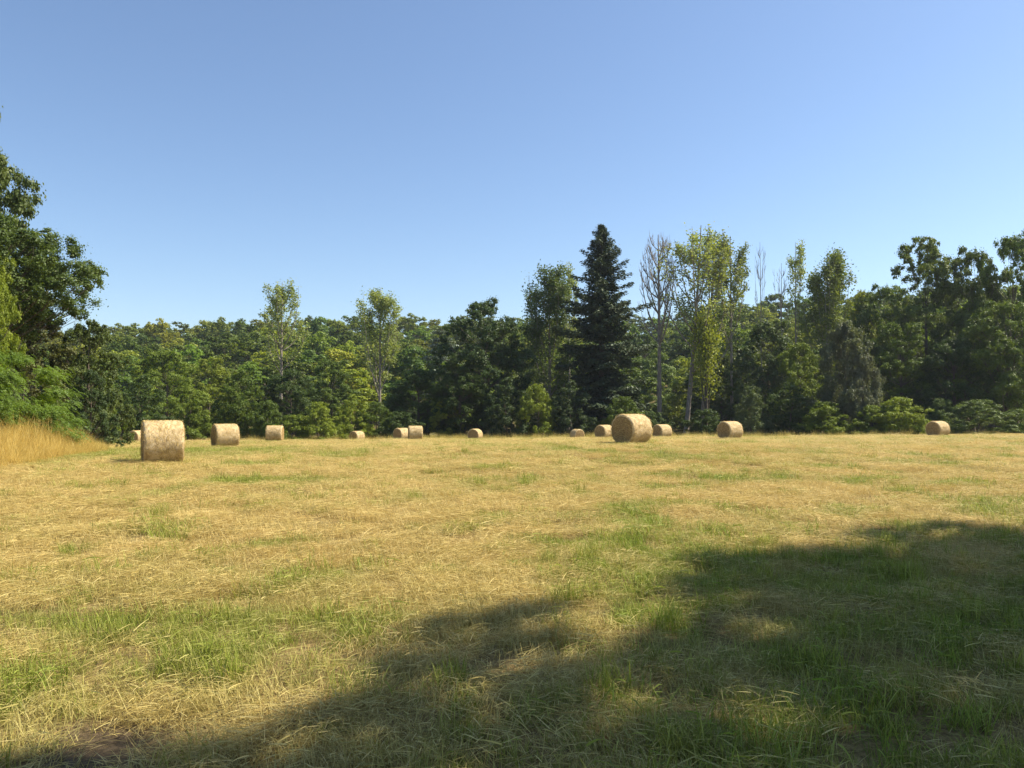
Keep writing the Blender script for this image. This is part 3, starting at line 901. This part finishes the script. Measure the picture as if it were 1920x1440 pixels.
def scatter(name, pts, scl, tone, coll, nvar, label, cat, rng, squash=None):
    n = len(pts)
    me = bpy.data.meshes.new(name)
    me.vertices.add(n); me.vertices.foreach_set("co", np.asarray(pts, np.float32).ravel())
    rot = np.stack([rng.normal(size=n) * .06, rng.normal(size=n) * .06, rng.random(n) * 2 * pi], 1)
    s3 = np.stack([scl, scl, scl * (rng.uniform(.7, 1.2, n) if squash is None else squash)], 1)
    for nm, ty, dat, fld in (("rot", 'FLOAT_VECTOR', rot, "vector"), ("scl", 'FLOAT_VECTOR', s3, "vector"), ("tone", 'FLOAT', tone, "value"), ("pick", 'INT', rng.integers(0, nvar, n), "value")):
        a = me.attributes.new(nm, ty, 'POINT')
        a.data.foreach_set(fld, np.asarray(dat, np.int32 if ty == 'INT' else np.float32).ravel())
    o = bpy.data.objects.new(name, me)
    COL.objects.link(o)
    o["kind"] = "stuff"; o["label"] = label; o["category"] = cat
    g = bpy.data.node_groups.new(name + "_scatter", 'GeometryNodeTree')
    g.interface.new_socket("Geometry", in_out='INPUT', socket_type='NodeSocketGeometry')
    g.interface.new_socket("Geometry", in_out='OUTPUT', socket_type='NodeSocketGeometry')
    gi = g.nodes.new("NodeGroupInput"); go = g.nodes.new("NodeGroupOutput")
    ip = g.nodes.new("GeometryNodeInstanceOnPoints")
    ci = g.nodes.new("GeometryNodeCollectionInfo")
    ci.inputs["Collection"].default_value = coll
    ci.inputs["Separate Children"].default_value = True; ci.inputs["Reset Children"].default_value = True
    g.links.new(gi.outputs[0], ip.inputs["Points"]); g.links.new(ci.outputs[0], ip.inputs["Instance"])
    ip.inputs["Pick Instance"].default_value = True
    for nm, ty, sock in (("rot", 'FLOAT_VECTOR', "Rotation"), ("scl", 'FLOAT_VECTOR', "Scale"), ("pick", 'INT', "Instance Index")):
        na = g.nodes.new("GeometryNodeInputNamedAttribute"); na.data_type = ty; na.inputs["Name"].default_value = nm
        out = [q for q in na.outputs if q.enabled][0]
        g.links.new(out, ip.inputs[sock])
    g.links.new(ip.outputs[0], go.inputs[0])
    md = o.modifiers.new("scatter", 'NODES'); md.node_group = g
    return o

def wedge(rng, y0, y1, dens, margin=3.0):
    """random points on the field between two depths, wide enough for the view and a step to the side"""
    a = .70 * (y1 ** 2 - y0 ** 2) + 2 * margin * (y1 - y0)
    n = int(a * dens * 1.0)
    y = np.sqrt(rng.uniform(y0 ** 2, y1 ** 2, int(n * 1.6)))
    x = rng.uniform(-1, 1, len(y)) * (.70 * y + margin)
    k = rng.random(len(y)) < (.70 * y + margin) / (.70 * y + margin).max() * 0 + 1
    return x[k][:n], y[k][:n]

def green_mask(x, y):
    g = fbm(x * 1.15 + 3, y * 1.0 + 11, 4)
    b = fbm(x * .10 + 31, y * .10 + 5, 3)
    m = (g - .5) * 1.5 + (b - .5) * .8 + 1.1 * ss(.72, .92, vnoise(x * 1.1 + 57, y * .9 + 21)) + .5 * ss(.75, .95, vnoise(x * 2.9 + 7, y * 2.5 + 81))
    m = m + .5 * ss(0, 2.5, x + 1.0) * (1 - ss(6, 12, y - .3 * x)) + .05          # lusher ground under the shade trees
    m = m + .75 * np.exp(-((x + 15.0) / 6) ** 2 - ((y - 30) / 6) ** 2) + .13 * ss(28, 45, y)        # greener strip round the left bales
    m = m + .25 * np.exp(-((x + 3) / 3) ** 2 - ((y - 4) / 1.5) ** 2)
    return m

def soil(x, y):
    return np.hypot((x + 1.85) / 1.15, y - 3.62) + .5 * (fbm(x * 3, y * 3, 3) - .5)

def layer(name, coll, nvar, zones, label, cat, rng, keep=None, tone=None, squash=None):
    P, S, T, Q = [], [], [], []
    for y0, y1, dens, sc in zones:
        x, y = wedge(rng, y0, y1, dens)
        k = np.ones(len(x), bool) if keep is None else keep(x, y, rng)
        k &= (soil(x, y) > .30) | (rng.random(len(x)) < .12)
        x, y = x[k], y[k]
        P.append(np.stack([x, y, terrain(x, y)], 1))
        S.append(sc * (rng.uniform(.75, 1.3, len(x)) if coll is not C_GREEN else .55 + 1.2 * rng.random(len(x)) ** 2.2)); Q.append(rng.uniform(.7, 1.2, len(x)) / sc ** .85)
        T.append(tone(x, y, rng))
    P = np.concatenate(P); S = np.concatenate(S); T = np.clip(np.concatenate(T), 0, 1)
    print(name, len(P))
    return scatter(name, P, S, T, coll, nvar, label, cat, rng, np.concatenate(Q))

rng = np.random.default_rng(19)
C_TUSS = proto_collection("tussocks", [tuft(rng, "tussock", 130, .13, .10, .25, .0055, .10, .34, M_GREEN) for q in range(5)])
in_field = lambda x, y: bank_edge(y) - x < 1.5
layer("dry_straw", C_DRY, 6, [(1.8, 9, 13.5, .68), (9, 18, 6.5, 1.05), (18, 34, 3.4, 1.5), (34, 60, 1.5, 2.1), (60, 96, .6, 3.0)],
      "flattened golden straw and dry mown grass covering the field", "dry grass", rng,
      keep=lambda x, y, r: (r.random(len(x)) < 1.0 - .55 * ss(.1, .9, green_mask(x, y))),
      tone=lambda x, y, r: .25 * r.random(len(x)) + .55 * ss(.0, 1.0, green_mask(x, y)) + .18 * (1 - ss(5, 9, y)))
layer("dry_stubble", C_STAND, 5, [(1.8, 9, 12.5, .75), (9, 18, 6, 1.15), (18, 34, 3, 1.6), (34, 60, 1.3, 2.2), (60, 96, .5, 2.8)],
      "short standing dry grass stalks over the field", "dry grass", rng,
      keep=lambda x, y, r: (r.random(len(x)) < 1.0 - .5 * ss(.2, .9, green_mask(x, y))),
      tone=lambda x, y, r: .35 * r.random(len(x)) + .6 * ss(-.1, .8, green_mask(x, y)) + .3 * (1 - ss(5, 9, y)))
layer("green_grass", C_GREEN, 6, [(1.8, 9, 50, .7), (9, 18, 26, 1.0), (18, 34, 12, 1.35), (34, 60, 4, 1.9), (60, 96, 1.2, 2.4)],
      "fresh green grass tufts growing through the mown field", "grass", rng,
      keep=lambda x, y, r: (r.random(len(x)) < np.clip(.85 * ss(.0, .9, green_mask(x, y)), .07, 1)),
      tone=lambda x, y, r: .15 + (.5 + .35 * ss(-.5, 1.5, x)) * r.random(len(x)) * ss(-.1, .7, green_mask(x, y)) + .2 * r.random(len(x)))

layer("grass_tussocks", C_TUSS, 5, [(1.8, 9, 2.2, .75), (9, 18, .8, .85), (18, 34, .25, 1.0)],
      "taller green grass tussocks standing out of the mown field", "grass", rng,
      keep=lambda x, y, r: (r.random(len(x)) < np.clip(ss(.0, .8, green_mask(x, y)), .03, 1)),
      tone=lambda x, y, r: .2 + (.4 + .4 * ss(-.5, 1.5, x)) * r.random(len(x)))

# uncut golden grass on the bank along the left border
n = 4300
y = rng.uniform(15.5, 46, n); x = bank_edge(y) - .2 - rng.random(n) ** 1.2 * (3 + .28 * y)
k = (x > -.75 * y - 4)
x, y = x[k], y[k]
P = np.stack([x, y, terrain(x, y)], 1)
dep = bank_edge(y) - x
scatter("tall_golden_grass", P, rng.uniform(.8, 1.25, len(P)) * (.45 + .55 * ss(0, 2.0, dep)) * (1 - .5 * ss(26, 44, y)), np.clip(.12 * rng.random(len(P)) + .35 * ss(26, 45, y), 0, 1), C_TALL, 5,
        "tall uncut golden grass on the bank at the left", "tall grass", rng)
# rough fringe of taller grass along the foot of the wood
n = 3400
x = rng.uniform(-70, 75, n); y = 80 + rng.random(n) * 9 + 4 * fbm(x * .2, x * 0, 2)
P = np.stack([x, y, terrain(x, y)], 1)
scatter("fringe_grass", P, rng.uniform(.6, 1.0, n), np.clip(.25 + .6 * rng.random(n), 0, 1), C_TALL, 5,
        "rough green and straw-coloured grass along the foot of the wood", "grass", rng)
print("woodland trees:", n_far)

# ------------------------------------------------------------------ thin summer air: one even box round camera and scene
hm, nt = nodes_of("haze_air")
pv = N(nt, "ShaderNodeVolumePrincipled")
pv.inputs["Color"].default_value = (.78, .87, 1.0, 1)
pv.inputs["Density"].default_value = HAZE
pv.inputs["Anisotropy"].default_value = .2
o = N(nt, "ShaderNodeOutputMaterial"); L(nt, pv.outputs[0], o.inputs["Volume"])
zlo, zhi = float(Z.min()) - 1.5, 60.0
x0, x1, y0, y1 = float(gx[0]) - 5, float(gx[-1]) + 5, float(gy[0]) - 5, float(gy[-1]) + 5
V = [(x, y, z) for z in (zlo, zhi) for x, y in ((x0, y0), (x1, y0), (x1, y1), (x0, y1))]
haze = bpy.data.objects.new("haze", mesh_np("haze", V, [(3, 2, 1, 0), (4, 5, 6, 7), (0, 1, 5, 4), (1, 2, 6, 5), (2, 3, 7, 6), (3, 0, 4, 7)], None, [hm]))
haze["kind"] = "stuff"; haze["label"] = "thin bluish summer haze over the valley"; haze["category"] = "haze"
COL.objects.link(haze)
